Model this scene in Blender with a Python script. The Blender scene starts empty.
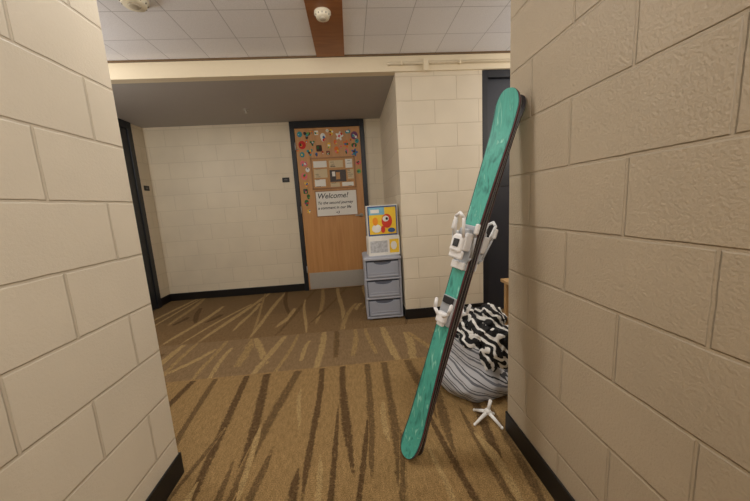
import bpy, bmesh, math, random
from mathutils import Vector, Matrix, noise
random.seed(11)
D=bpy.data
sc=bpy.context.scene
sc.view_settings.view_transform='Standard'
sc.view_settings.look='None'

def lin(c):
    r=[]
    for x in c:
        x/=255.
        r.append(x/12.92 if x<=.04045 else ((x+.055)/1.055)**2.4)
    return (r[0],r[1],r[2],1)

# ---------- materials ----------
def newmat(n):
    m=D.materials.new(n); m.use_nodes=True
    nt=m.node_tree; b=nt.nodes['Principled BSDF']
    return m,nt,b
def N(nt,t,**k):
    n=nt.nodes.new(t)
    for a,v in k.items(): setattr(n,a,v)
    return n
def plain(n,c,rough=.5,metal=0,var=.06,scale=40,bump=0.0):
    m,nt,b=newmat(n)
    tc=N(nt,'ShaderNodeTexCoord'); no=N(nt,'ShaderNodeTexNoise'); no.inputs['Scale'].default_value=scale
    no.inputs['Detail'].default_value=3
    nt.links.new(tc.outputs['Object'],no.inputs['Vector'])
    mx=N(nt,'ShaderNodeMix',data_type='RGBA')
    l=lin(c)
    mx.inputs['A'].default_value=tuple(x*(1-var) for x in l[:3])+(1,)
    mx.inputs['B'].default_value=tuple(min(1,x*(1+var)) for x in l[:3])+(1,)
    nt.links.new(no.outputs['Fac'],mx.inputs['Factor'])
    nt.links.new(mx.outputs['Result'],b.inputs['Base Color'])
    b.inputs['Roughness'].default_value=rough; b.inputs['Metallic'].default_value=metal
    if bump:
        bp=N(nt,'ShaderNodeBump'); bp.inputs['Strength'].default_value=bump; bp.inputs['Distance'].default_value=.002
        nt.links.new(no.outputs['Fac'],bp.inputs['Height']); nt.links.new(bp.outputs['Normal'],b.inputs['Normal'])
    return m
def blockmat(n,col,mort,axis='Y',du=0,dz=0,joint=.5,rough=.45,pit=.35):
    m,nt,b=newmat(n); L=nt.links.new
    tc=N(nt,'ShaderNodeTexCoord'); sp=N(nt,'ShaderNodeSeparateXYZ'); L(tc.outputs['Object'],sp.inputs[0])
    au=N(nt,'ShaderNodeMath',operation='ADD'); au.inputs[1].default_value=du; L(sp.outputs[axis],au.inputs[0])
    az=N(nt,'ShaderNodeMath',operation='ADD'); az.inputs[1].default_value=dz; L(sp.outputs['Z'],az.inputs[0])
    cb=N(nt,'ShaderNodeCombineXYZ'); L(au.outputs[0],cb.inputs[0]); L(az.outputs[0],cb.inputs[1])
    wn=N(nt,'ShaderNodeTexNoise'); wn.inputs['Scale'].default_value=14; L(tc.outputs['Object'],wn.inputs['Vector'])
    vm=N(nt,'ShaderNodeVectorMath',operation='MULTIPLY_ADD'); vm.inputs[1].default_value=(.004,.004,0)
    L(wn.outputs['Color'],vm.inputs[0]); L(cb.outputs[0],vm.inputs[2])
    br=N(nt,'ShaderNodeTexBrick'); br.offset=.5; br.offset_frequency=2; br.squash=1
    for k,v in (('Scale',1),('Mortar Size',.006),('Mortar Smooth',.6),('Brick Width',.395),('Row Height',.197),('Bias',0)): br.inputs[k].default_value=v
    L(vm.outputs[0],br.inputs['Vector'])
    l=lin(col); 
    br.inputs['Color1'].default_value=tuple(x*.98 for x in l[:3])+(1,)
    br.inputs['Color2'].default_value=tuple(x*1.02 for x in l[:3])+(1,)
    br.inputs['Mortar'].default_value=lin(mort)
    n1=N(nt,'ShaderNodeTexNoise'); n1.inputs['Scale'].default_value=130; n1.inputs['Detail'].default_value=6; n1.inputs['Roughness'].default_value=.6
    L(tc.outputs['Object'],n1.inputs['Vector'])
    n2=N(nt,'ShaderNodeTexNoise'); n2.inputs['Scale'].default_value=3; n2.inputs['Detail'].default_value=3; L(tc.outputs['Object'],n2.inputs['Vector'])
    rp=N(nt,'ShaderNodeMapRange'); rp.inputs['From Min'].default_value=.3; rp.inputs['From Max'].default_value=.7; rp.inputs['To Min'].default_value=.95; rp.inputs['To Max'].default_value=1.04
    L(n2.outputs['Fac'],rp.inputs['Value'])
    vs=N(nt,'ShaderNodeVectorMath',operation='SCALE'); L(br.outputs['Color'],vs.inputs[0]); L(rp.outputs[0],vs.inputs['Scale'])
    L(vs.outputs[0],b.inputs['Base Color'])
    b.inputs['Roughness'].default_value=rough
    b1=N(nt,'ShaderNodeBump'); b1.inputs['Strength'].default_value=pit; b1.inputs['Distance'].default_value=.004
    L(n1.outputs['Fac'],b1.inputs['Height'])
    b2=N(nt,'ShaderNodeBump',invert=True); b2.inputs['Strength'].default_value=joint; b2.inputs['Distance'].default_value=.006
    L(br.outputs['Fac'],b2.inputs['Height']); L(b1.outputs['Normal'],b2.inputs['Normal'])
    L(b2.outputs['Normal'],b.inputs['Normal'])
    return m
def carpetmat():
    m,nt,b=newmat('carpet'); L=nt.links.new
    tc=N(nt,'ShaderNodeTexCoord'); sp=N(nt,'ShaderNodeSeparateXYZ'); L(tc.outputs['Object'],sp.inputs[0])
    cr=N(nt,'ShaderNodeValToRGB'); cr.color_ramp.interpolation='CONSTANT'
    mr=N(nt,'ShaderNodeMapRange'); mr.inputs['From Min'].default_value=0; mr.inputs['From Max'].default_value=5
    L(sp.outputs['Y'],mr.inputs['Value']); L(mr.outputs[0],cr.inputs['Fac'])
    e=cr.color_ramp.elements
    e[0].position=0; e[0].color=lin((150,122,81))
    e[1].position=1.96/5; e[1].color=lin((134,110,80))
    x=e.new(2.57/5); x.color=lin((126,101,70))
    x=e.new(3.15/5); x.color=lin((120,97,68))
    a1=N(nt,'ShaderNodeAttribute',attribute_name='s'); a2=N(nt,'ShaderNodeAttribute',attribute_name='scol')
    nz=N(nt,'ShaderNodeTexNoise'); nz.inputs['Scale'].default_value=70; nz.inputs['Detail'].default_value=4; L(tc.outputs['Object'],nz.inputs['Vector'])
    ma=N(nt,'ShaderNodeMath',operation='MULTIPLY_ADD'); ma.inputs[1].default_value=1.8; L(nz.outputs['Fac'],ma.inputs[0]); L(a1.outputs['Fac'],ma.inputs[2])
    th=N(nt,'ShaderNodeMapRange'); th.inputs['From Min'].default_value=1.0; th.inputs['From Max'].default_value=1.6; L(ma.outputs[0],th.inputs['Value'])
    g=N(nt,'ShaderNodeMapRange'); g.inputs['From Max'].default_value=.2; L(a1.outputs['Fac'],g.inputs['Value'])
    mu=N(nt,'ShaderNodeMath',operation='MULTIPLY'); L(th.outputs[0],mu.inputs[0]); L(g.outputs[0],mu.inputs[1])
    mx=N(nt,'ShaderNodeMix',data_type='RGBA'); L(mu.outputs[0],mx.inputs['Factor']); L(cr.outputs['Color'],mx.inputs['A']); L(a2.outputs['Color'],mx.inputs['B'])
    nf=N(nt,'ShaderNodeTexNoise'); nf.inputs['Scale'].default_value=230; nf.inputs['Detail'].default_value=3; L(tc.outputs['Object'],nf.inputs['Vector'])
    ng=N(nt,'ShaderNodeTexNoise'); ng.inputs['Scale'].default_value=1; ng.inputs['Detail'].default_value=4
    vm=N(nt,'ShaderNodeVectorMath',operation='MULTIPLY'); vm.inputs[1].default_value=(70,24,1); L(tc.outputs['Object'],vm.inputs[0]); L(vm.outputs[0],ng.inputs['Vector'])
    f1=N(nt,'ShaderNodeMapRange'); f1.inputs['From Min'].default_value=.25; f1.inputs['From Max'].default_value=.75; f1.inputs['To Min'].default_value=.45; f1.inputs['To Max'].default_value=1.55; L(nf.outputs['Fac'],f1.inputs['Value'])
    f2=N(nt,'ShaderNodeMapRange'); f2.inputs['From Min'].default_value=.3; f2.inputs['From Max'].default_value=.7; f2.inputs['To Min'].default_value=.82; f2.inputs['To Max'].default_value=1.15; L(ng.outputs['Fac'],f2.inputs['Value'])
    fm=N(nt,'ShaderNodeMath',operation='MULTIPLY'); L(f1.outputs[0],fm.inputs[0]); L(f2.outputs[0],fm.inputs[1])
    vs=N(nt,'ShaderNodeVectorMath',operation='SCALE'); L(mx.outputs['Result'],vs.inputs[0]); L(fm.outputs[0],vs.inputs['Scale'])
    L(vs.outputs[0],b.inputs['Base Color']); b.inputs['Roughness'].default_value=.95
    b.inputs['Specular IOR Level'].default_value=.1
    bp=N(nt,'ShaderNodeBump'); bp.inputs['Strength'].default_value=.7; bp.inputs['Distance'].default_value=.004; L(nf.outputs['Fac'],bp.inputs['Height']); L(bp.outputs['Normal'],b.inputs['Normal'])
    return m
def tilemat():
    m,nt,b=newmat('ceiling_tile'); L=nt.links.new
    tc=N(nt,'ShaderNodeTexCoord'); mp=N(nt,'ShaderNodeMapping'); mp.inputs['Location'].default_value=(.115,.05,0); L(tc.outputs['Object'],mp.inputs['Vector'])
    br=N(nt,'ShaderNodeTexBrick'); br.offset=0; br.squash=1
    for k,v in (('Scale',1),('Mortar Size',.003),('Mortar Smooth',.3),('Brick Width',.305),('Row Height',.305)): br.inputs[k].default_value=v
    L(mp.outputs[0],br.inputs['Vector'])
    br.inputs['Color1'].default_value=lin((243,243,248)); br.inputs['Color2'].default_value=lin((238,238,244)); br.inputs['Mortar'].default_value=lin((196,196,202))
    no=N(nt,'ShaderNodeTexNoise'); no.inputs['Scale'].default_value=180; no.inputs['Detail'].default_value=4; L(tc.outputs['Object'],no.inputs['Vector'])
    f=N(nt,'ShaderNodeMapRange'); f.inputs['From Min'].default_value=.3; f.inputs['From Max'].default_value=.6; f.inputs['To Min'].default_value=.92; f.inputs['To Max'].default_value=1.02; L(no.outputs['Fac'],f.inputs['Value'])
    vs=N(nt,'ShaderNodeVectorMath',operation='SCALE'); L(br.outputs['Color'],vs.inputs[0]); L(f.outputs[0],vs.inputs['Scale']); L(vs.outputs[0],b.inputs['Base Color'])
    b.inputs['Roughness'].default_value=.9
    bp=N(nt,'ShaderNodeBump',invert=True); bp.inputs['Strength'].default_value=.4; bp.inputs['Distance'].default_value=.003; L(br.outputs['Fac'],bp.inputs['Height']); L(bp.outputs['Normal'],b.inputs['Normal'])
    return m
def woodmat(n,c1,c2,sc_=(6,6,.7),rough=.45):
    m,nt,b=newmat(n); L=nt.links.new
    tc=N(nt,'ShaderNodeTexCoord'); mp=N(nt,'ShaderNodeMapping'); mp.inputs['Scale'].default_value=sc_; L(tc.outputs['Object'],mp.inputs['Vector'])
    no=N(nt,'ShaderNodeTexNoise'); no.inputs['Scale'].default_value=4; no.inputs['Detail'].default_value=6; no.inputs['Distortion'].default_value=.6; L(mp.outputs[0],no.inputs['Vector'])
    cr=N(nt,'ShaderNodeValToRGB'); cr.color_ramp.elements[0].position=.3; cr.color_ramp.elements[1].position=.7
    cr.color_ramp.elements[0].color=lin(c1); cr.color_ramp.elements[1].color=lin(c2); L(no.outputs['Fac'],cr.inputs[0]); L(cr.outputs[0],b.inputs['Base Color'])
    b.inputs['Roughness'].default_value=rough
    return m
def stripemat(n,cols,period,direction=(0,0,1),dist=0.,nscale=3,rough=.8,interp='CONSTANT'):
    m,nt,b=newmat(n); L=nt.links.new
    tc=N(nt,'ShaderNodeTexCoord'); dt=N(nt,'ShaderNodeVectorMath',operation='DOT_PRODUCT'); L(tc.outputs['Object'],dt.inputs[0]); dt.inputs[1].default_value=[x/period for x in direction]
    no=N(nt,'ShaderNodeTexNoise'); no.inputs['Scale'].default_value=nscale; no.inputs['Detail'].default_value=1.5; L(tc.outputs['Object'],no.inputs['Vector'])
    ma=N(nt,'ShaderNodeMath',operation='MULTIPLY_ADD'); ma.inputs[1].default_value=dist; L(no.outputs['Fac'],ma.inputs[0]); L(dt.outputs['Value'],ma.inputs[2])
    fr=N(nt,'ShaderNodeMath',operation='FRACT'); L(ma.outputs[0],fr.inputs[0])
    cr=N(nt,'ShaderNodeValToRGB'); cr.color_ramp.interpolation=interp; e=cr.color_ramp.elements
    e[0].position=0; e[0].color=lin(cols[0][1]); e[1].position=cols[1][0]; e[1].color=lin(cols[1][1])
    for p,c in cols[2:]:
        x=e.new(p); x.color=lin(c)
    L(fr.outputs[0],cr.inputs[0]); L(cr.outputs[0],b.inputs['Base Color']); b.inputs['Roughness'].default_value=rough
    return m

# ---------- mesh builder ----------
class MB:
    def __init__(s,name): s.name=name; s.bm=bmesh.new(); s.mats=[]
    def mi(s,m):
        if m not in s.mats: s.mats.append(m)
        return s.mats.index(m)
    def merge(s,t,mat,smooth=False):
        i=s.mi(mat)
        for f in t.faces: f.material_index=i; f.smooth=smooth
        me=D.meshes.new('tmp'); t.to_mesh(me); t.free(); s.bm.from_mesh(me); D.meshes.remove(me)
    def box(s,lo,hi,mat,M=None,bev=0,seg=2,taper=None):
        t=bmesh.new(); bmesh.ops.create_cube(t,size=1)
        lo=Vector(lo);hi=Vector(hi)
        for v in t.verts:
            k=v.co+Vector((.5,.5,.5))
            v.co=Vector([lo[i]+k[i]*(hi[i]-lo[i]) for i in range(3)])
            if taper and k[2]>.5:
                c=(lo+hi)/2
                v.co.x=c.x+(v.co.x-c.x)*taper[0]; v.co.y=c.y+(v.co.y-c.y)*taper[1]
        if bev: bmesh.ops.bevel(t,geom=t.edges[:],offset=bev,segments=seg,affect='EDGES',profile=.5)
        if M: bmesh.ops.transform(t,matrix=M,verts=t.verts)
        bmesh.ops.recalc_face_normals(t,faces=t.faces)
        s.merge(t,mat,False)
    def cyl(s,a,b,r,mat,r2=None,n=20,M=None,smooth=True):
        a=Vector(a);b=Vector(b);d=b-a
        t=bmesh.new(); bmesh.ops.create_cone(t,cap_ends=True,segments=n,radius1=r,radius2=r if r2 is None else r2,depth=d.length)
        T=Matrix.Translation((a+b)/2)@d.to_track_quat('Z','Y').to_matrix().to_4x4()
        if M: T=M@T
        bmesh.ops.transform(t,matrix=T,verts=t.verts)
        s.merge(t,mat,smooth)
    def tube(s,pts,r,mat,M=None,n=8):
        for a,b in zip(pts,pts[1:]):
            s.cyl(a,b,r,mat,n=n,M=M); s.sph(b,r,mat,M=M,n=8)
    def sph(s,c,r,mat,sc=(1,1,1),M=None,n=16):
        t=bmesh.new(); bmesh.ops.create_uvsphere(t,u_segments=n,v_segments=n//2,radius=r)
        T=Matrix.Translation(c)@Matrix.Diagonal((*sc,1))
        if M: T=M@T
        bmesh.ops.transform(t,matrix=T,verts=t.verts); s.merge(t,mat,True)
    def poly(s,pts,mat,thick=None):
        t=bmesh.new(); vs=[t.verts.new(p) for p in pts]; f=t.faces.new(vs)
        if thick:
            r=bmesh.ops.extrude_face_region(t,geom=[f]); 
            for v in [g for g in r['geom'] if isinstance(g,bmesh.types.BMVert)]: v.co+=Vector(thick)
            bmesh.ops.recalc_face_normals(t,faces=t.faces)
        s.merge(t,mat)
    def done(s,parent=None):
        me=D.meshes.new(s.name); s.bm.to_mesh(me); s.bm.free()
        for m in s.mats: me.materials.append(m)
        o=D.objects.new(s.name,me); sc.collection.objects.link(o)
        if parent: o.parent=parent
        return o
def simplebox(name,lo,hi,mat):
    m=MB(name); m.box(lo,hi,mat); return m.done()

# ---------- palette ----------
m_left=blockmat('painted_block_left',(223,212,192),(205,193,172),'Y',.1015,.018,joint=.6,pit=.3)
m_right=blockmat('painted_block_right_shaded',(190,175,152),(186,171,148),'Y',.1015,0,joint=.75,pit=.6)  # darker than the left wall: its shading is put into the colour
m_back=blockmat('painted_block_back',(222,210,187),(212,200,177),'X',.05,0,joint=.25,pit=.15)
m_col=blockmat('painted_block_column',(225,214,193),(212,200,178),'X',.0,.0,joint=.4,pit=.2)
m_colL=blockmat('painted_block_side',(220,208,186),(210,198,175),'Y',.0,.0,joint=.35,pit=.2)
m_beam=plain('cream_paint',(234,221,194),.5,var=.02)
m_beamshade=plain('beam_shadow_line',(112,90,64),.5)  # brown tone of the painted shadow line above the beam
m_gray=plain('alcove_ceiling_shaded',(180,176,174),.85,var=.03,scale=8)  # grey carries the shadow of the recess in its colour
m_black=plain('black_rubber',(20,19,20),.45)
m_navy=plain('dark_navy_steel',(30,33,40),.4)
m_tile=tilemat()
m_carpet=carpetmat()
m_batten=woodmat('batten_wood',(136,84,44),(160,104,58),(1,8,1))
m_door=woodmat('door_veneer',(190,136,82),(206,154,98),(7,7,.5))
m_steel=plain('brushed_steel',(196,194,188),.4,.5)
m_white=plain('white_plastic',(242,241,238),.4)
m_offw=plain('aged_white_plastic',(232,224,202),.4)

# ---------- room shell ----------
ZC=2.332; ZH=2.2; YB=4.036; XL=-.812; XR=.668; YL=1.2014; YR=1.2258; XA=-2.47; YH=2.70
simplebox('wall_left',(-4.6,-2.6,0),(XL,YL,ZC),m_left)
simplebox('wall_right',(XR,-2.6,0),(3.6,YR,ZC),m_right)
simplebox('wall_back',(XA-.1,YB,0),(.455,YB+.12,ZH+.13),m_back)
simplebox('wall_alcove_left',(XA-.12,YH,0),(XA,YB+.12,ZH+.13),m_colL)
simplebox('wall_column',(.455,YH,0),(1.217,YB+.12,ZC),m_col)
simplebox('wall_corridor_left',(-4.6,YH,0),(XA-.12,YH+.12,ZC),m_col)
simplebox('wall_corridor_right',(2.2,YH,0),(3.6,YH+.12,ZC),m_col)
simplebox('wall_end_left',(-4.7,1.0,0),(-4.6,3.0,ZC),m_colL)
simplebox('wall_end_right',(3.6,1.0,0),(3.7,3.0,ZC),m_colL)
simplebox('wall_behind',(XL-.1,-2.7,0),(XR+.1,-2.6,ZC),m_back)
simplebox('ceiling',(-4.7,-2.7,ZC),(3.7,YH+.02,ZC+.1),m_tile)
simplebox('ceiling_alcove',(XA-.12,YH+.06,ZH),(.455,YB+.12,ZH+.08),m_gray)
b=MB('trim_beam')
b.box((-4.6,YH-.02,ZH),(.455,YH+.06,ZC),m_beam)
b.box((.455,YH-.02,ZH+.0),(3.6,YH,ZC),m_beam)
b.box((1.217,YH,ZH),(2.2,YH+.1,ZC),m_beam)
b.box((-4.6,YH-.035,ZC-.012),(3.6,YH-.02,ZC),m_beamshade)  # thin dark strip painted in for the shadow line under the ceiling
b.done()
b=MB('trim_ceiling_batten'); b.box((-.189,-2.6,ZC-.012),(.037,YH-.036,ZC),m_batten,bev=.002); b.done()
def base(name,lo,hi):
    m=MB(name); m.box(lo,hi,m_black,bev=.003); m.done()
bh=.1
base('baseboard_left',(XL,-2.6,0),(XL+.008,YL+.008,bh))
base('baseboard_left_end',(-4.6,YL,0),(XL+.008,YL+.008,bh))
base('baseboard_right',(XR-.008,-2.6,0),(XR,YR+.008,bh))
base('baseboard_right_end',(XR-.008,YR,0),(3.6,YR+.008,bh))
base('baseboard_back_left',(XA,YB-.008,0),(-.70,YB,bh))
base('baseboard_back_right',(.24,YB-.008,0),(.455,YB,bh))
base('baseboard_alcove',(XA,3.80,0),(XA+.008,YB,bh))
base('baseboard_column',(.447,YH-.008,0),(1.217,YH,bh))
base('baseboard_column_side',(.447,YH,0),(.455,YB,bh))

# floor with inlaid carpet streaks
def build_floor():
    bm=bmesh.new()
    ls=bm.verts.layers.float.new('s'); lc=bm.verts.layers.float_color.new('scol')
    def V(x,y,z,s,c):
        v=bm.verts.new((x,y,z)); v[ls]=s; v[lc]=c; return v
    base=lin((120,98,66))
    q=[V(x,y,0,0,base) for x,y in((-4.7,-2.7),(3.7,-2.7),(3.7,4.2),(-4.7,4.2))]
    bm.faces.new(q)
    k=[0]
    def streak(x0,y0,x1,y1,w,col,t0=.7,t1=.7,wav=.012):
        k[0]+=1; z=.0008+.00001*k[0]
        c=lin(col); d=Vector((x1-x0,y1-y0)); n=Vector((-d.y,d.x)).normalized()
        rows=[]; ns=12; ph=random.uniform(0,6.28); fr=random.uniform(2.5,5)
        for i in range(ns+1):
            t=i/ns; ww=w*(1 if .25<t<.8 else (t0+(1-t0)*t/.25 if t<=.25 else t1+(1-t1)*(1-t)/.2))*random.uniform(.82,1.12)
            o_=wav*math.sin(ph+fr*t)
            cx=x0+d.x*t+n.x*o_; cy=y0+d.y*t
            endf=.4 if (i==0 and t0<.6) or (i==ns and t1<.6) else 1
            rows.append([V(cx+n.x*ww*o,min(cy+n.y*ww*o,max(y1,y0)),z,s_*endf,c) for o,s_ in((-1,0),(-.5,.8),(.5,.8),(1,0))])
        for a,b_ in zip(rows,rows[1:]):
            for j in range(3): bm.faces.new((a[j],a[j+1],b_[j+1],b_[j]))
    DK=(94,73,48); DK2=(108,86,57); GD=(166,140,96); GD2=(154,128,86)
    # near band : long dark streaks running toward the viewer
    x=-2.0
    while x<2.0:
        y1=1.955; y0=random.uniform(.75,1.25)
        lean=random.uniform(-.12,.16)
        streak(x-lean*(y1-y0),y0,x,y1,random.uniform(.022,.036),random.choice([DK,DK,DK2]),.3,1)
        x+=random.uniform(.13,.20)
    x=-2.0
    while x<2.0:
        ang=random.uniform(-.12,.14); y1=random.uniform(1.1,1.6); y0=random.uniform(.2,.8)
        streak(x-ang*(y1-y0),y0,x,y1,random.uniform(.014,.026),random.choice([DK,DK2,DK2]),.3,.3)
        x+=random.uniform(.12,.2)
    x=-2.0
    while x<2.0:
        y1=random.uniform(1.0,1.9); y0=y1-random.uniform(.3,.6)
        streak(x,y0,x+random.uniform(-.05,.05),y1,random.uniform(.014,.024),GD,.3,.3)
        x+=random.uniform(.16,.3)
    # middle band
    x=-3.0
    while x<2.4:
        ang=random.uniform(-.12,.12) if random.random()<.65 else random.uniform(-.35,.35); y0=1.968; y1=2.568
        if random.random()<.3: y0+=.12
        if random.random()<.3: y1-=.15
        streak(x-ang*.3,y0,x+ang*.3,y1,random.uniform(.02,.045),random.choice([GD,GD2,GD2,DK2,GD]),.8,.8)
        x+=random.uniform(.10,.17)
    # far band
    x=-3.2
    while x<2.4:
        ang=random.uniform(-.25,.4)
        y0=2.575+random.choice([0,0,.2,.5]); y1=random.choice([3.3,3.6,4.03,4.03])
        streak(x-ang*.5,y0,x+ang*.5,y1,random.uniform(.018,.038),random.choice([GD,GD2,DK,DK2,GD]),.5,.8,.02)
        x+=random.uniform(.08,.14)
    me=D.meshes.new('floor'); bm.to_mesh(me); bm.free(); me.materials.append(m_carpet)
    o=D.objects.new('floor',me); sc.collection.objects.link(o)
build_floor()

# ---------- doors ----------
def door_back():
    e=D.objects.new('door_1',None); sc.collection.objects.link(e)
    f=MB('frame')
    x0,x1=-.700,.240; t=.055
    f.box((x0,YB-.03,0),(x0+t,YB,ZH-.002),m_navy,bev=.003)
    f.box((x1-t,YB-.03,0),(x1,YB,ZH-.002),m_navy,bev=.003)
    f.box((x0+t,YB-.03,ZH-.085),(x1-t,YB,ZH-.002),m_navy,bev=.003)
    f.done(e)
    s=MB('slab'); s.box((x0+t+.003,YB-.02,.008),(x1-t-.003,YB-.001,ZH-.088),m_door,bev=.002); s.done(e)
    p=MB('kick_plate'); p.box((x0+t+.02,YB-.023,.015),(x1-t-.02,YB-.02,.24),m_steel,bev=.001); p.done(e)
    h=MB('lever_handle')
    h.cyl((x1-t-.05,YB-.02,.98),(x1-t-.05,YB-.03,.98),.025,m_steel)
    h.cyl((x1-t-.05,YB-.03,.98),(x1-t-.05,YB-.065,.98),.009,m_steel)
    h.cyl((x1-t-.045,YB-.06,.98),(x1-t-.13,YB-.06,.98),.008,m_steel)
    h.done(e)
    for i,z in enumerate((.25,1.05,1.85)):
        g=MB('hinge_%d'%(i+1)); g.cyl((x0+t+.001,YB-.034,z),(x0+t+.001,YB-.034,z+.09),.007,m_steel,n=10); g.done(e)
door_back()
DY=YB-.0205
def deco():
    m=MB('paper_cutout_decorations')
    cols=[(206,50,48),(40,110,62),(66,110,170),(240,200,70),(120,70,110),(84,56,44),(242,242,236),(228,120,50),(110,170,90),(60,150,160),(226,120,130),(242,242,236),(60,50,50)]
    mats=[plain('paper_%d'%i,c,.8,var=.15,scale=60) for i,c in enumerate(cols)]
    spots=[(-.58,2.04,.036),(-.49,2.03,.05),(-.37,2.05,.034),(-.29,1.98,.052),(-.18,2.04,.038),(-.08,2.0,.056),(.03,2.05,.034),(.11,2.0,.05),
           (-.56,1.91,.052),(-.43,1.93,.036),(-.35,1.86,.05),(-.22,1.88,.036),(-.14,1.92,.03),(.0,1.90,.05),(.10,1.88,.036),(.14,1.93,.028),
           (-.57,1.79,.034),(-.47,1.82,.046),(-.24,1.80,.03),(-.13,1.82,.044),(.0,1.80,.034),(.10,1.79,.05),
           (-.43,2.06,.022),(-.23,2.07,.02),(-.5,1.95,.022),(-.07,1.87,.022),(-.62,1.85,.02),(-.39,1.78,.024),(-.31,1.80,.02),(.06,1.95,.02),
           (-.56,1.68,.048),(-.52,1.60,.03),(-.57,1.52,.044),(-.55,1.42,.034),(-.57,1.33,.04),(-.54,1.25,.032),(-.57,1.17,.042),(-.55,1.07,.03),
           (.14,1.66,.036),(.14,1.55,.03)]
    for i,(x,z,r) in enumerate(spots):
        kind='clfhbt'[(i*5+i//4)%6]; mt=random.choice(mats); y=DY-.0005*(i%3)
        n=24; pts=[]; rot=random.uniform(-.5,.5)
        for a in range(n):
            t=2*math.pi*a/n
            if kind=='c': rr=r
            elif kind=='l': rr=r*(.5+.6*abs(math.cos(t+rot)))
            elif kind=='f': rr=r*(.8+.28*math.cos(5*t+rot))
            elif kind=='h': rr=r*(.8+.25*math.sin(t)-.2*math.cos(2*t))
            elif kind=='t': rr=r*(.75+.35*math.sin(3*t+rot))
            else: rr=r*min(1/max(abs(math.cos(t)),.01),1/max(abs(math.sin(t)),.01),1.3)*.8
            pts.append((max(-.64,min(x+rr*math.cos(t)*.9,.178)),y,z+rr*math.sin(t)))
        m.poly(pts,mt,(0,-.001,0))
        for q in range(3):
            c2=random.choice(mats); ox,oz=random.uniform(-.4,.4)*r,random.uniform(-.5,.5)*r
            m.poly([(x+ox+r*random.uniform(.2,.4)*math.cos(2*math.pi*a/8),y-.0012-.0004*q,z+oz+r*.34*math.sin(2*math.pi*a/8)) for a in range(8)],c2,(0,-.0006,0))
    return m.done()
deco()
m_cork=plain('cork',(198,152,104),.9,var=.25,scale=120)
m_photo=plain('dark_photo',(70,60,56),.5,var=.6,scale=30)
m_paper=plain('white_paper',(238,236,230),.8,var=.03)
m_paper2=plain('tan_paper',(214,196,162),.8,var=.06)
m_brownf=plain('board_frame_wood',(166,120,78),.5)
m_ink=plain('black_ink',(30,30,34),.7)
def board():
    m=MB('cork_bulletin_board')
    x0,x1,z0,z1=-.475,.095,1.345,1.745
    m.box((x0,DY-.012,z0),(x1,DY-.001,z1),m_cork)
    for a,b_ in(((x0,z0),(x1,z0+.018)),((x0,z1-.018),(x1,z1)),((x0,z0),(x0+.018,z1)),((x1-.018,z0),(x1,z1))):
        m.box((a[0],DY-.016,a[1]),(b_[0],DY-.001,b_[1]),m_brownf,bev=.002)
    y=DY-.0135
    def pp(xa,za,xb,zb,mt): m.box((xa,y,za),(xb,y+.0014,zb),mt)
    pp(-.24,1.43,-.03,1.58,m_photo)
    pp(-.44,1.62,-.27,1.70,m_paper); pp(-.24,1.61,-.06,1.70,m_paper2); pp(-.03,1.60,.06,1.71,m_paper)
    pp(-.44,1.49,-.27,1.60,m_paper2); pp(-.44,1.38,-.30,1.47,m_paper); pp(-.01,1.46,.07,1.58,m_paper2)
    pp(-.24,1.365,-.12,1.42,m_paper2); pp(-.09,1.37,.06,1.42,m_paper)
    m.box((-.16,y-.001,1.46),(-.11,y,1.55),m_cork); m.box((-.21,y-.001,1.50),(-.17,y,1.56),m_paper)
    for i in range(26):
        xa=random.choice([-.43,-.23,-.02])+random.uniform(0,.02); za=random.uniform(1.37,1.70)
        m.box((xa,y-.0008,za),(xa+random.uniform(.03,.07),y,za+.004),m_ink)
    m.done()
board()
def welcome():
    e=D.objects.new('welcome_sign',None); sc.collection.objects.link(e)
    m=MB('board'); x0,x1,z0,z1=-.455,.095,.985,1.325
    m.box((x0,DY-.006,z0),(x1,DY-.001,z1),m_paper,bev=.001)
    for a,b_ in(((x0,z0),(x1,z0+.012)),((x0,z1-.012),(x1,z1)),((x0,z0),(x0+.012,z1)),((x1-.012,z0),(x1,z1))):
        m.box((a[0],DY-.009,a[1]),(b_[0],DY-.001,b_[1]),m_brownf)
    m.done(e)
    for txt,x,z,s in(('Welcome!',-.43,1.225,.095),('To the second journey',-.43,1.15,.05),('a comment in our life',-.43,1.085,.05),('<3',-.2,1.02,.045)):
        c=D.curves.new('lettering','FONT'); c.body=txt; c.size=s; c.extrude=.0004; c.shear=.25; c.offset=.0008
        c.materials.append(m_ink)
        o=D.objects.new('lettering',c); sc.collection.objects.link(o); o.parent=e
        o.location=(x,DY-.0065,z); o.rotation_euler=(math.pi/2,0,0)
welcome()
def sign(name,M):
    m=MB(name); m.box((-.045,-.008,-.03),(.045,0,.03),m_black,M,bev=.002)
    m.box((-.02,-.0092,-.004),(.02,-.008,.006),plain('sign_lettering',(120,120,120),.6),M); m.done()
sign('room_number_sign',Matrix.Translation((-.81,YB,1.49)))
sign('room_number_sign',Matrix.Translation((XA,3.93,1.47))@Matrix.Rotation(math.pi/2,4,'Z'))
def door_left():
    e=D.objects.new('door_2',None); sc.collection.objects.link(e)
    f=MB('frame')
    y0,y1=2.86,3.80
    f.box((XA,y1-.07,0),(XA+.03,y1,ZH-.002),m_navy,bev=.003); f.box((XA,y0,0),(XA+.03,y0+.06,ZH-.002),m_navy,bev=.003)
    f.box((XA,y0+.06,ZH-.085),(XA+.03,y1-.07,ZH-.002),m_navy,bev=.003); f.done(e)
    s=MB('slab'); s.box((XA+.001,y0+.062,.008),(XA+.018,y1-.072,ZH-.088),m_navy,bev=.002); s.done(e)
    h=MB('lever_handle'); h.cyl((XA+.018,y0+.13,.98),(XA+.06,y0+.13,.98),.01,m_steel); h.cyl((XA+.06,y0+.12,.98),(XA+.06,y0+.23,.98),.008,m_steel); h.done(e)
door_left()
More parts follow.
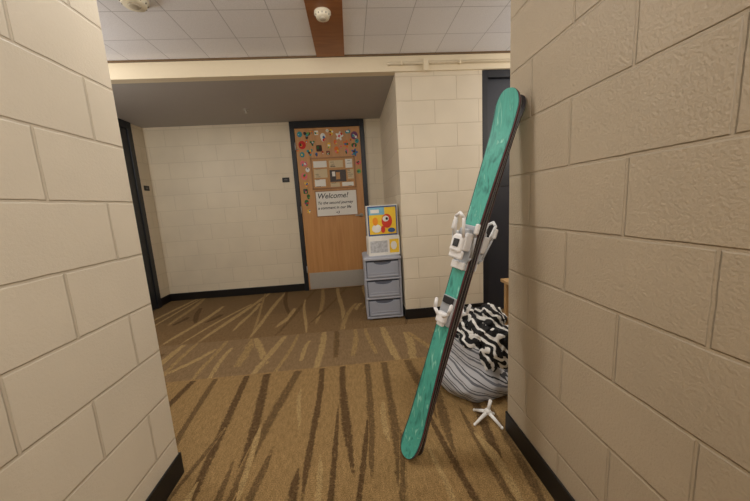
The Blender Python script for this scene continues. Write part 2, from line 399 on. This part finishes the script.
def door_right():
    e=D.objects.new('door_3',None); sc.collection.objects.link(e)
    m_slate=plain('slate_door_paint',(42,45,54),.35,var=.1,scale=2)
    f=MB('frame')
    f.box((1.219,YH+.0,0),(1.27,YH+.09,ZH-.001),m_navy,bev=.003); f.box((2.14,YH,0),(2.198,YH+.09,ZH-.001),m_navy,bev=.003)
    f.box((1.27,YH,ZH-.06),(2.14,YH+.09,ZH-.001),m_navy,bev=.003); f.done(e)
    s=MB('slab'); s.box((1.272,YH+.04,.008),(2.138,YH+.08,ZH-.062),m_slate,bev=.002)
    s.box((1.36,YH+.035,1.2),(2.05,YH+.04,1.95),m_navy,bev=.002); s.done(e)
door_right()

# ---------- ceiling fittings ----------
def detector(name,x,y,z,r):
    m=MB(name)
    m.cyl((x,y,z),(x,y,z-.012),r*1.05,m_offw,n=32)
    m.cyl((x,y,z-.012),(x,y,z-.035),r,m_offw,r2=r*.8,n=32)
    m.cyl((x,y,z-.035),(x,y,z-.042),r*.45,plain('grille_grey',(190,180,160),.5),r2=r*.35,n=24)
    for a in range(12):
        t=a*math.pi/6; m.box((-.002,r*.88,-.026),(.002,r*.95,-.018),m_black,Matrix.Translation((x,y,z))@Matrix.Rotation(t,4,'Z'))
    m.done()
detector('smoke_detector',-.09,2.10,ZC-.012,.05)
detector('smoke_detector',-1.14,1.98,ZC,.07)
m=MB('sprinkler_head'); m.cyl((-1.05,3.5,ZH),(-1.05,3.5,ZH-.006),.03,m_steel); m.cyl((-1.05,3.5,ZH-.006),(-1.05,3.5,ZH-.035),.008,m_steel); m.cyl((-1.05,3.5,ZH-.035),(-1.05,3.5,ZH-.038),.016,m_steel); m.done()
m=MB('trim_conduit')
m.cyl((.40,YH-.035,2.255),(3.5,YH-.035,2.255),.012,m_beam)
m.cyl((.40,YH-.035,2.255),(.40,YH-.02,2.255),.012,m_beam)
m.box((.69,YH-.05,2.19),(.735,YH-.02,2.28),m_beam,bev=.004)
for x in(.5,1.0,1.5): m.box((x,YH-.05,2.24),(x+.015,YH-.02,2.27),m_beam,bev=.002)
m.done()

# ---------- plastic drawer cart ----------
def cart():
    e=D.objects.new('plastic_drawer_cart',None); sc.collection.objects.link(e)
    g=plain('grey_blue_plastic',(176,180,192),.4,var=.03); g2=plain('grey_blue_drawer',(158,164,178),.35,var=.04); gd=plain('cart_gap',(92,96,108),.6)
    x0,x1,y0,y1,h=.085,.435,2.74,3.12,.615
    m=MB('cabinet')
    m.box((x0-.004,y0-.008,h-.03),(x1+.004,y1,h),g,bev=.008)
    m.box((x0+.012,y0+.004,h),(x1-.012,y1-.02,h+.008),g,bev=.004)
    m.box((x0,y0+.01,.02),(x0+.02,y1,h-.03),g,bev=.004); m.box((x1-.02,y0+.01,.02),(x1,y1,h-.03),g,bev=.004)
    m.box((x0,y1-.02,.02),(x1,y1,h-.03),g,bev=.004)
    for z in(.02,.21,.40): m.box((x0,y0,z-.004),(x1,y1,z+.014),g,bev=.004)
    m.box((x0+.02,y0+.03,.03),(x1-.02,y0+.035,h-.03),gd)
    for xx in(x0+.02,x1-.05):
        for yy in(y0+.03,y1-.06): m.box((xx,yy,0),(xx+.03,yy+.03,.02),g)
    m.done(e)
    for i,z in enumerate((.04,.23,.42)):
        d=MB('drawer_%d'%(i+1)); zt=z+.15
        n=10; xa,xb=x0+.026,x1-.026; cx=(xa+xb)/2
        prof=[(xa,z),(xb,z),(xb,zt)]
        for k in range(n+1):
            t=math.pi*k/n; prof.append((cx+.085*math.cos(t),zt-.03*math.sin(t)))
        prof.append((xa,zt))
        d.poly([(p[0],y0+.012,p[1]) for p in prof],g2,(0,-.014,0))
        d.box((cx-.1,y0+.012,zt-.045),(cx+.1,y0+.03,zt-.001),gd)
        d.box((xa+.01,y0-.007,z+.01),(xb-.01,y0-.002,z+.022),g,bev=.002)
        d.box((xa+.02,y0-.006,z+.04),(xb-.02,y0-.002,z+.046),g,bev=.001)
        d.done(e)
cart()
# ---------- picture box on the cart ----------
def pbox():
    m=MB('cardboard_toy_box')
    w=plain('box_white',(236,234,228),.5); ye=plain('box_yellow',(246,206,60),.5,var=.08); bl=plain('box_blue',(50,84,140),.5); rd=plain('box_red',(216,64,44),.5); gy=plain('box_grey_print',(190,192,196),.6,var=.6,scale=50); sk=plain('box_cyan',(130,190,216),.5,var=.1)
    M=Matrix.Translation((.285,2.86,.6235))@Matrix.Rotation(math.radians(5),4,'Z')
    W2=.15
    m.box((-W2,-.08,0),(W2,.08,.18),w,M,bev=.002)
    m.box((-W2+.015,-.082,.03),(.03,-.08,.14),gy,M); m.box((.05,-.082,.02),(W2-.01,-.08,.15),ye,M)
    m.poly([tuple(M@Vector((.09+.03*math.cos(a*math.pi/8),-.083,.09+.04*math.sin(a*math.pi/8)))) for a in range(16)],w)
    M2=M@Matrix.Translation((0,.0,.1805))@Matrix.Rotation(math.radians(-3),4,'Z')@Matrix.Diagonal((1,1,1.1,1))
    m.box((-.145,-.07,0),(.145,.07,.265),w,M2,bev=.002)
    m.box((-.138,-.072,.007),(.138,-.07,.258),bl,M2)
    m.box((-.126,-.0735,.02),(.126,-.072,.246),ye,M2)
    m.box((-.126,-.0745,.185),(.02,-.0735,.246),sk,M2)
    def blob(cx,cz,rx,rz,mt,y): m.poly([tuple(M2@Vector((cx+rx*math.cos(a*math.pi/10),y,cz+rz*math.sin(a*math.pi/10)))) for a in range(20)],mt)
    blob(.04,.13,.05,.06,rd,-.0755); blob(.03,.15,.03,.025,w,-.0765); blob(.04,.15,.012,.012,m_black,-.0775); blob(-.06,.07,.045,.035,w,-.0765); blob(-.07,.13,.025,.035,plain('box_orange',(240,150,40),.5),-.0768); blob(.08,.05,.035,.02,bl,-.0765)
    blob(.0,.06,.02,.03,rd,-.0777)
    m.box((-.11,-.0755,.20),(-.03,-.0745,.23),w,M2)
    m.done()
pbox()

# ---------- skis ----------
def skis():
    e=D.objects.new('pair_of_skis',None); sc.collection.objects.link(e)
    teal,nt,bs=newmat('ski_teal_topsheet'); L=nt.links.new
    tc=N(nt,'ShaderNodeTexCoord'); mp=N(nt,'ShaderNodeMapping'); mp.inputs['Rotation'].default_value=(0,math.radians(-17),0); mp.inputs['Scale'].default_value=(50,50,4); L(tc.outputs['Object'],mp.inputs['Vector'])
    no=N(nt,'ShaderNodeTexNoise'); no.inputs['Scale'].default_value=1.; no.inputs['Detail'].default_value=6; no.inputs['Distortion'].default_value=.8; L(mp.outputs[0],no.inputs['Vector'])
    cr=N(nt,'ShaderNodeValToRGB'); el=cr.color_ramp.elements; el[0].position=.3; el[0].color=lin((48,126,116)); el[1].position=.5; el[1].color=lin((86,182,166)); x=el.new(.68); x.color=lin((150,218,202)); x=el.new(.6); x.color=lin((76,168,152))
    L(no.outputs['Fac'],cr.inputs[0]); L(cr.outputs[0],bs.inputs['Base Color']); bs.inputs['Roughness'].default_value=.35
    side=plain('ski_sidewall',(44,40,46),.4); edge=plain('ski_edge_steel',(190,190,195),.3,.9); basem=plain('ski_base',(34,30,36),.4,var=.3,scale=10); dk=plain('ski_dark_graphic',(30,74,74),.4); red=plain('ski_red_stripe',(120,60,68),.4)
    wh=plain('binding_white',(242,242,244),.35); gr=plain('binding_grey',(176,180,186),.4); bk=plain('binding_black',(40,40,44),.4)
    bot=Vector((.150,1.15,.0)); top=Vector((.600,1.125,1.470))
    A=(top-bot).normalized(); Lg=(top-bot).length
    n1=Vector((-.85,-.525,0)); n1=(n1-A*n1.dot(A)).normalized()
    def ski(name,nn):
        w_=A.cross(nn).normalized()
        R=Matrix((w_,A,nn)).transposed().to_4x4(); R.translation=bot
        def off(s):
            t=s/Lg
            o=.002+ .006*math.sin(math.pi*min(max((t-.1)/.8,0),1))
            if t<.12: o+=.022*((.12-t)/.12)**2
            if t>.88: o+=.024*((t-.88)/.12)**2
            return o
        def wid(s):
            t=s/Lg
            w=.034+.015*abs((t-.52)/.42)**2
            w=min(w,.051)
            r=.07
            if s<r: w*=math.sqrt(max(0,1-((r-s)/r)**2))**.8
            if Lg-s<r: w*=math.sqrt(max(0,1-((r-(Lg-s))/r)**2))**.8
            return max(w,.004)
        t=bmesh.new(); rows=[]
        S=[Lg*.5*(1-math.cos(math.pi*i/70)) for i in range(71)]
        for s in S:
            w=wid(s); o=off(s); th=.008+.012*math.sin(math.pi*s/Lg)
            pr=[(-w,o),(w,o),(w,o+.003),(w*.985,o+th*.75),(w*.95,o+th),(w*.86,o+th),(-w*.86,o+th),(-w*.95,o+th),(-w*.985,o+th*.75),(-w,o+.003)]
            rows.append([t.verts.new((a,s,b_)) for a,b_ in pr])
        mats=[basem,edge,side,red,dk,teal,dk,red,side,edge]
        fm=[]
        for a,b_ in zip(rows,rows[1:]):
            for j in range(10):
                f=t.faces.new((a[j],a[(j+1)%10],b_[(j+1)%10],b_[j])); fm.append((f,j))
        f=t.faces.new(rows[0]); f2=t.faces.new(list(reversed(rows[-1])))
        uniq=[basem,edge,side,dk,teal,red]
        for f_,j in fm: f_.material_index=uniq.index(mats[j]); f_.smooth=(j in(0,5))
        f.material_index=2; f2.material_index=2
        bmesh.ops.recalc_face_normals(t,faces=t.faces)
        bmesh.ops.transform(t,matrix=R,verts=t.verts)
        me=D.meshes.new(name); t.to_mesh(me); t.free()
        for q in uniq: me.materials.append(q)
        o=D.objects.new(name,me); sc.collection.objects.link(o); o.parent=e
        def bx(m,lo,hi,mt,bev=.003): m.box(lo,hi,mt,R,bev=bev)
        h0=off(Lg*.5)+.018
        m=MB('heel_binding'); s0=.61*Lg
        bx(m,(-.034,s0-.085,h0),(.034,s0+.09,h0+.008),gr)
        for sg in(-1,1):
            bx(m,(min(sg*.018,sg*.030),s0-.01,h0+.008),(max(sg*.018,sg*.030),s0+.06,h0+.052),wh,.005)
        bx(m,(-.022,s0+.03,h0+.012),(.022,s0+.075,h0+.040),gr,.006)
        bx(m,(-.026,s0-.02,h0+.046),(.026,s0+.05,h0+.066),wh,.008)
        bx(m,(-.030,s0-.045,h0+.038),(.030,s0-.012,h0+.054),wh,.006)
        m.tube([(-.020,s0+.04,h0+.06),(-.018,s0+.11,h0+.085),(0,s0+.125,h0+.09),(.018,s0+.11,h0+.085),(.020,s0+.04,h0+.06)],.006,wh,R)
        bx(m,(-.012,s0+.0,h0+.064),(.012,s0+.03,h0+.070),bk,.002)
        bx(m,(-.030,s0-.085,h0+.008),(.030,s0-.055,h0+.022),wh,.004)
        for sg in(-1,1):
            m.tube([(sg*.034,s0-.05,h0+.012),(sg*.046,s0-.03,h0+.012),(sg*.052,s0+.05,h0+.03),(sg*.050,s0+.075,h0+.036)],.004,gr,R)
            bx(m,(min(sg*.044,sg*.060),s0+.06,h0+.028),(max(sg*.044,sg*.060),s0+.10,h0+.044),wh,.005)
        m.done(e)
        m=MB('toe_binding'); s1=.44*Lg
        bx(m,(-.032,s1-.06,h0),(.032,s1+.06,h0+.008),gr)
        bx(m,(-.022,s1-.05,h0+.008),(.022,s1-.005,h0+.036),wh,.008)
        bx(m,(-.016,s1-.064,h0+.012),(.016,s1-.045,h0+.028),wh,.005)
        for sg in(-1,1):
            m.tube([(sg*.012,s1-.02,h0+.034),(sg*.034,s1+.0,h0+.036),(sg*.038,s1+.035,h0+.036)],.007,wh,R)
        bx(m,(-.024,s1+.03,h0+.008),(.024,s1+.058,h0+.016),bk,.002)
        m.done(e)
    ski('ski_1',n1); ski('ski_2',-n1)
    bpy.context.view_layer.update()
    zm=min((o.matrix_world@v.co).z for o in e.children for v in o.data.vertices)
    e.location.z=-zm+.002
    xm=max((o.matrix_world@v.co).x for o in e.children for v in o.data.vertices if (o.matrix_world@v.co).y<YR)
    e.location.x=min(.04,XR-.001-xm)
skis()

# ---------- laundry bag ----------
def hamper():
    e=D.objects.new('striped_laundry_bag',None); sc.collection.objects.link(e)
    st=stripemat('striped_canvas',[(0,(190,191,196)),(.40,(108,110,118)),(.62,(190,191,196)),(.80,(56,58,64)),(.89,(190,191,196))],.046,(.50,-.20,1),.9,5)
    cx,cy=.665,1.63; n=96; rings=28
    def rim(a): return .29+.10*math.cos(a-2.7)+.02*math.sin(3*a)
    t=bmesh.new(); rows=[]
    for k in range(rings+1):
        u=k/rings; row=[]
        for j in range(n):
            a=2*math.pi*j/n
            r=.19+.045*math.sin(math.pi*min(u*1.6,1))-.055*max(0,u-.45)/.55
            d=Vector((math.cos(a)*1.6,math.sin(a)*1.6,u*2.2))
            r*=1+.10*noise.noise(d)+.05*noise.noise(d*2.3+Vector((4,4,4)))-.05*abs(noise.noise(d*3.4))
            z=rim(a)*u+.012*noise.noise(d*2+Vector((9,0,0)))*u
            row.append(t.verts.new((cx-.015*u+r*math.cos(a),cy+r*math.sin(a),z+.002)))
        rows.append(row)
    row=[]
    for j in range(n):
        a=2*math.pi*j/n; row.append(t.verts.new((cx-.015+.13*math.cos(a),cy+.13*math.sin(a),rim(a)-.03)))
    rows.append(row)
    for a_,b_ in zip(rows,rows[1:]):
        for j in range(n): t.faces.new((a_[j],a_[(j+1)%n],b_[(j+1)%n],b_[j]))
    t.faces.new(list(reversed(rows[0])))
    bmesh.ops.recalc_face_normals(t,faces=t.faces)
    m=MB('bag'); m.merge(t,st,True)
    m.done(e)
    zb=stripemat('zebra_fabric',[(0,(232,230,226)),(.42,(22,22,24))],.050,(.9,.3,.5),3.4,9)
    m=MB('zebra_blanket')
    for (px,py,pz,rx,ry,rz,sd) in((.70,1.64,.32,.15,.15,.10,1),(.735,1.50,.26,.095,.085,.115,5),(.62,1.70,.40,.085,.09,.06,9),(.77,1.62,.40,.08,.09,.075,13),(.68,1.55,.345,.08,.07,.06,21),(.80,1.50,.33,.07,.07,.07,31)):
        t=bmesh.new(); bmesh.ops.create_icosphere(t,subdivisions=5,radius=1)
        for v in t.verts:
            p=v.co.copy(); q=p+Vector((sd,sd*.7,0))
            r=.82+.35*noise.noise(q*1.5)+.42*abs(noise.noise(q*2.2))+.14*abs(noise.noise(q*5))
            v.co=Vector((px+p.x*r*rx,py+p.y*r*ry,pz+p.z*r*rz))
        m.merge(t,zb,True)
    m.done(e)
hamper()
def tri():
    m=MB('mini_tripod_stand'); c=Vector((.61,1.31,.045))
    for a,l in((3.5,.085),(5.2,.08),(0.6,.05),(2.1,.08)):
        p=c+Vector((math.cos(a)*l,math.sin(a)*l,-.038))
        m.cyl(c,p,.010,m_white,r2=.006,n=12); m.sph(p,.0075,m_white)
    m.sph(c,.017,m_white); m.cyl(c,c+Vector((.015,.0,.06)),.008,m_white,n=12)
    m.done()
tri()
def table():
    w=woodmat('light_wood',(190,150,100),(206,168,118),(3,3,3))
    m=MB('wooden_side_table'); x0,x1,y0,y1,h=1.13,1.5,1.95,2.2,.47
    m.box((x0,y0,h-.025),(x1,y1,h),w,bev=.004)
    for x in(x0+.02,x1-.055):
        for y in(y0+.02,y1-.055): m.box((x,y,0),(x+.035,y+.035,h-.025),w,bev=.003)
    m.box((x0+.03,y0+.03,.15),(x1-.03,y1-.03,.17),w)
    m.done()
table()

# ---------- lights ----------
def area(name,loc,rot,sx,sy,e,col=(1,.96,.905)):
    l=D.lights.new(name,'AREA'); l.shape='RECTANGLE'; l.size=sx; l.size_y=sy; l.energy=e; l.color=col
    o=D.objects.new(name,l); sc.collection.objects.link(o); o.location=loc; o.rotation_euler=rot; return o
def fill_point(name,loc,e,r=.15,col=(1,.965,.92)):  # point light without a fixture, added to brighten the ceiling
    l=D.lights.new(name,'POINT'); l.energy=e; l.shadow_soft_size=r; l.color=col
    o=D.objects.new(name,l); sc.collection.objects.link(o); o.location=loc; return o
area('ceiling_light_near',(.25,-.6,2.30),(0,math.radians(14),0),.5,1.6,18)
area('ceiling_light_mid',(-.3,1.45,2.31),(math.radians(18),0,0),.9,.3,15)
fill_point('fill_light_left',(-2.3,1.9,1.9),28)  # unseen fill lights, added to lift ceiling brightness
fill_point('fill_light_right',(2.2,1.9,1.9),28)
fill_point('fill_light_near',(.2,-1.2,1.9),18)
w=D.worlds.new('world'); sc.world=w; w.use_nodes=True
w.node_tree.nodes['Background'].inputs[0].default_value=(.9,.92,1,1); w.node_tree.nodes['Background'].inputs[1].default_value=.4

# ---------- camera ----------
f,yaw,pit,rol=298.009,.0715,.1512,.0609
cy,sy=math.cos(yaw),math.sin(yaw); cp,sp=math.cos(pit),math.sin(pit); cr,sr=math.cos(rol),math.sin(rol)
av=Vector((cy,-sy,0)); dn=Vector((-sp*sy,-sp*cy,-cp)); fw=Vector((cp*sy,cp*cy,-sp))
Rt=av*cr+dn*sr; Dn=-av*sr+dn*cr
M=Matrix((Rt,-Dn,-fw)).transposed().to_4x4(); M.translation=(0,0,1.1)
cam=D.cameras.new('camera'); cam.sensor_width=36; cam.lens=f*36/750; cam.clip_start=.02
co=D.objects.new('camera',cam); sc.collection.objects.link(co); co.matrix_world=M; sc.camera=co
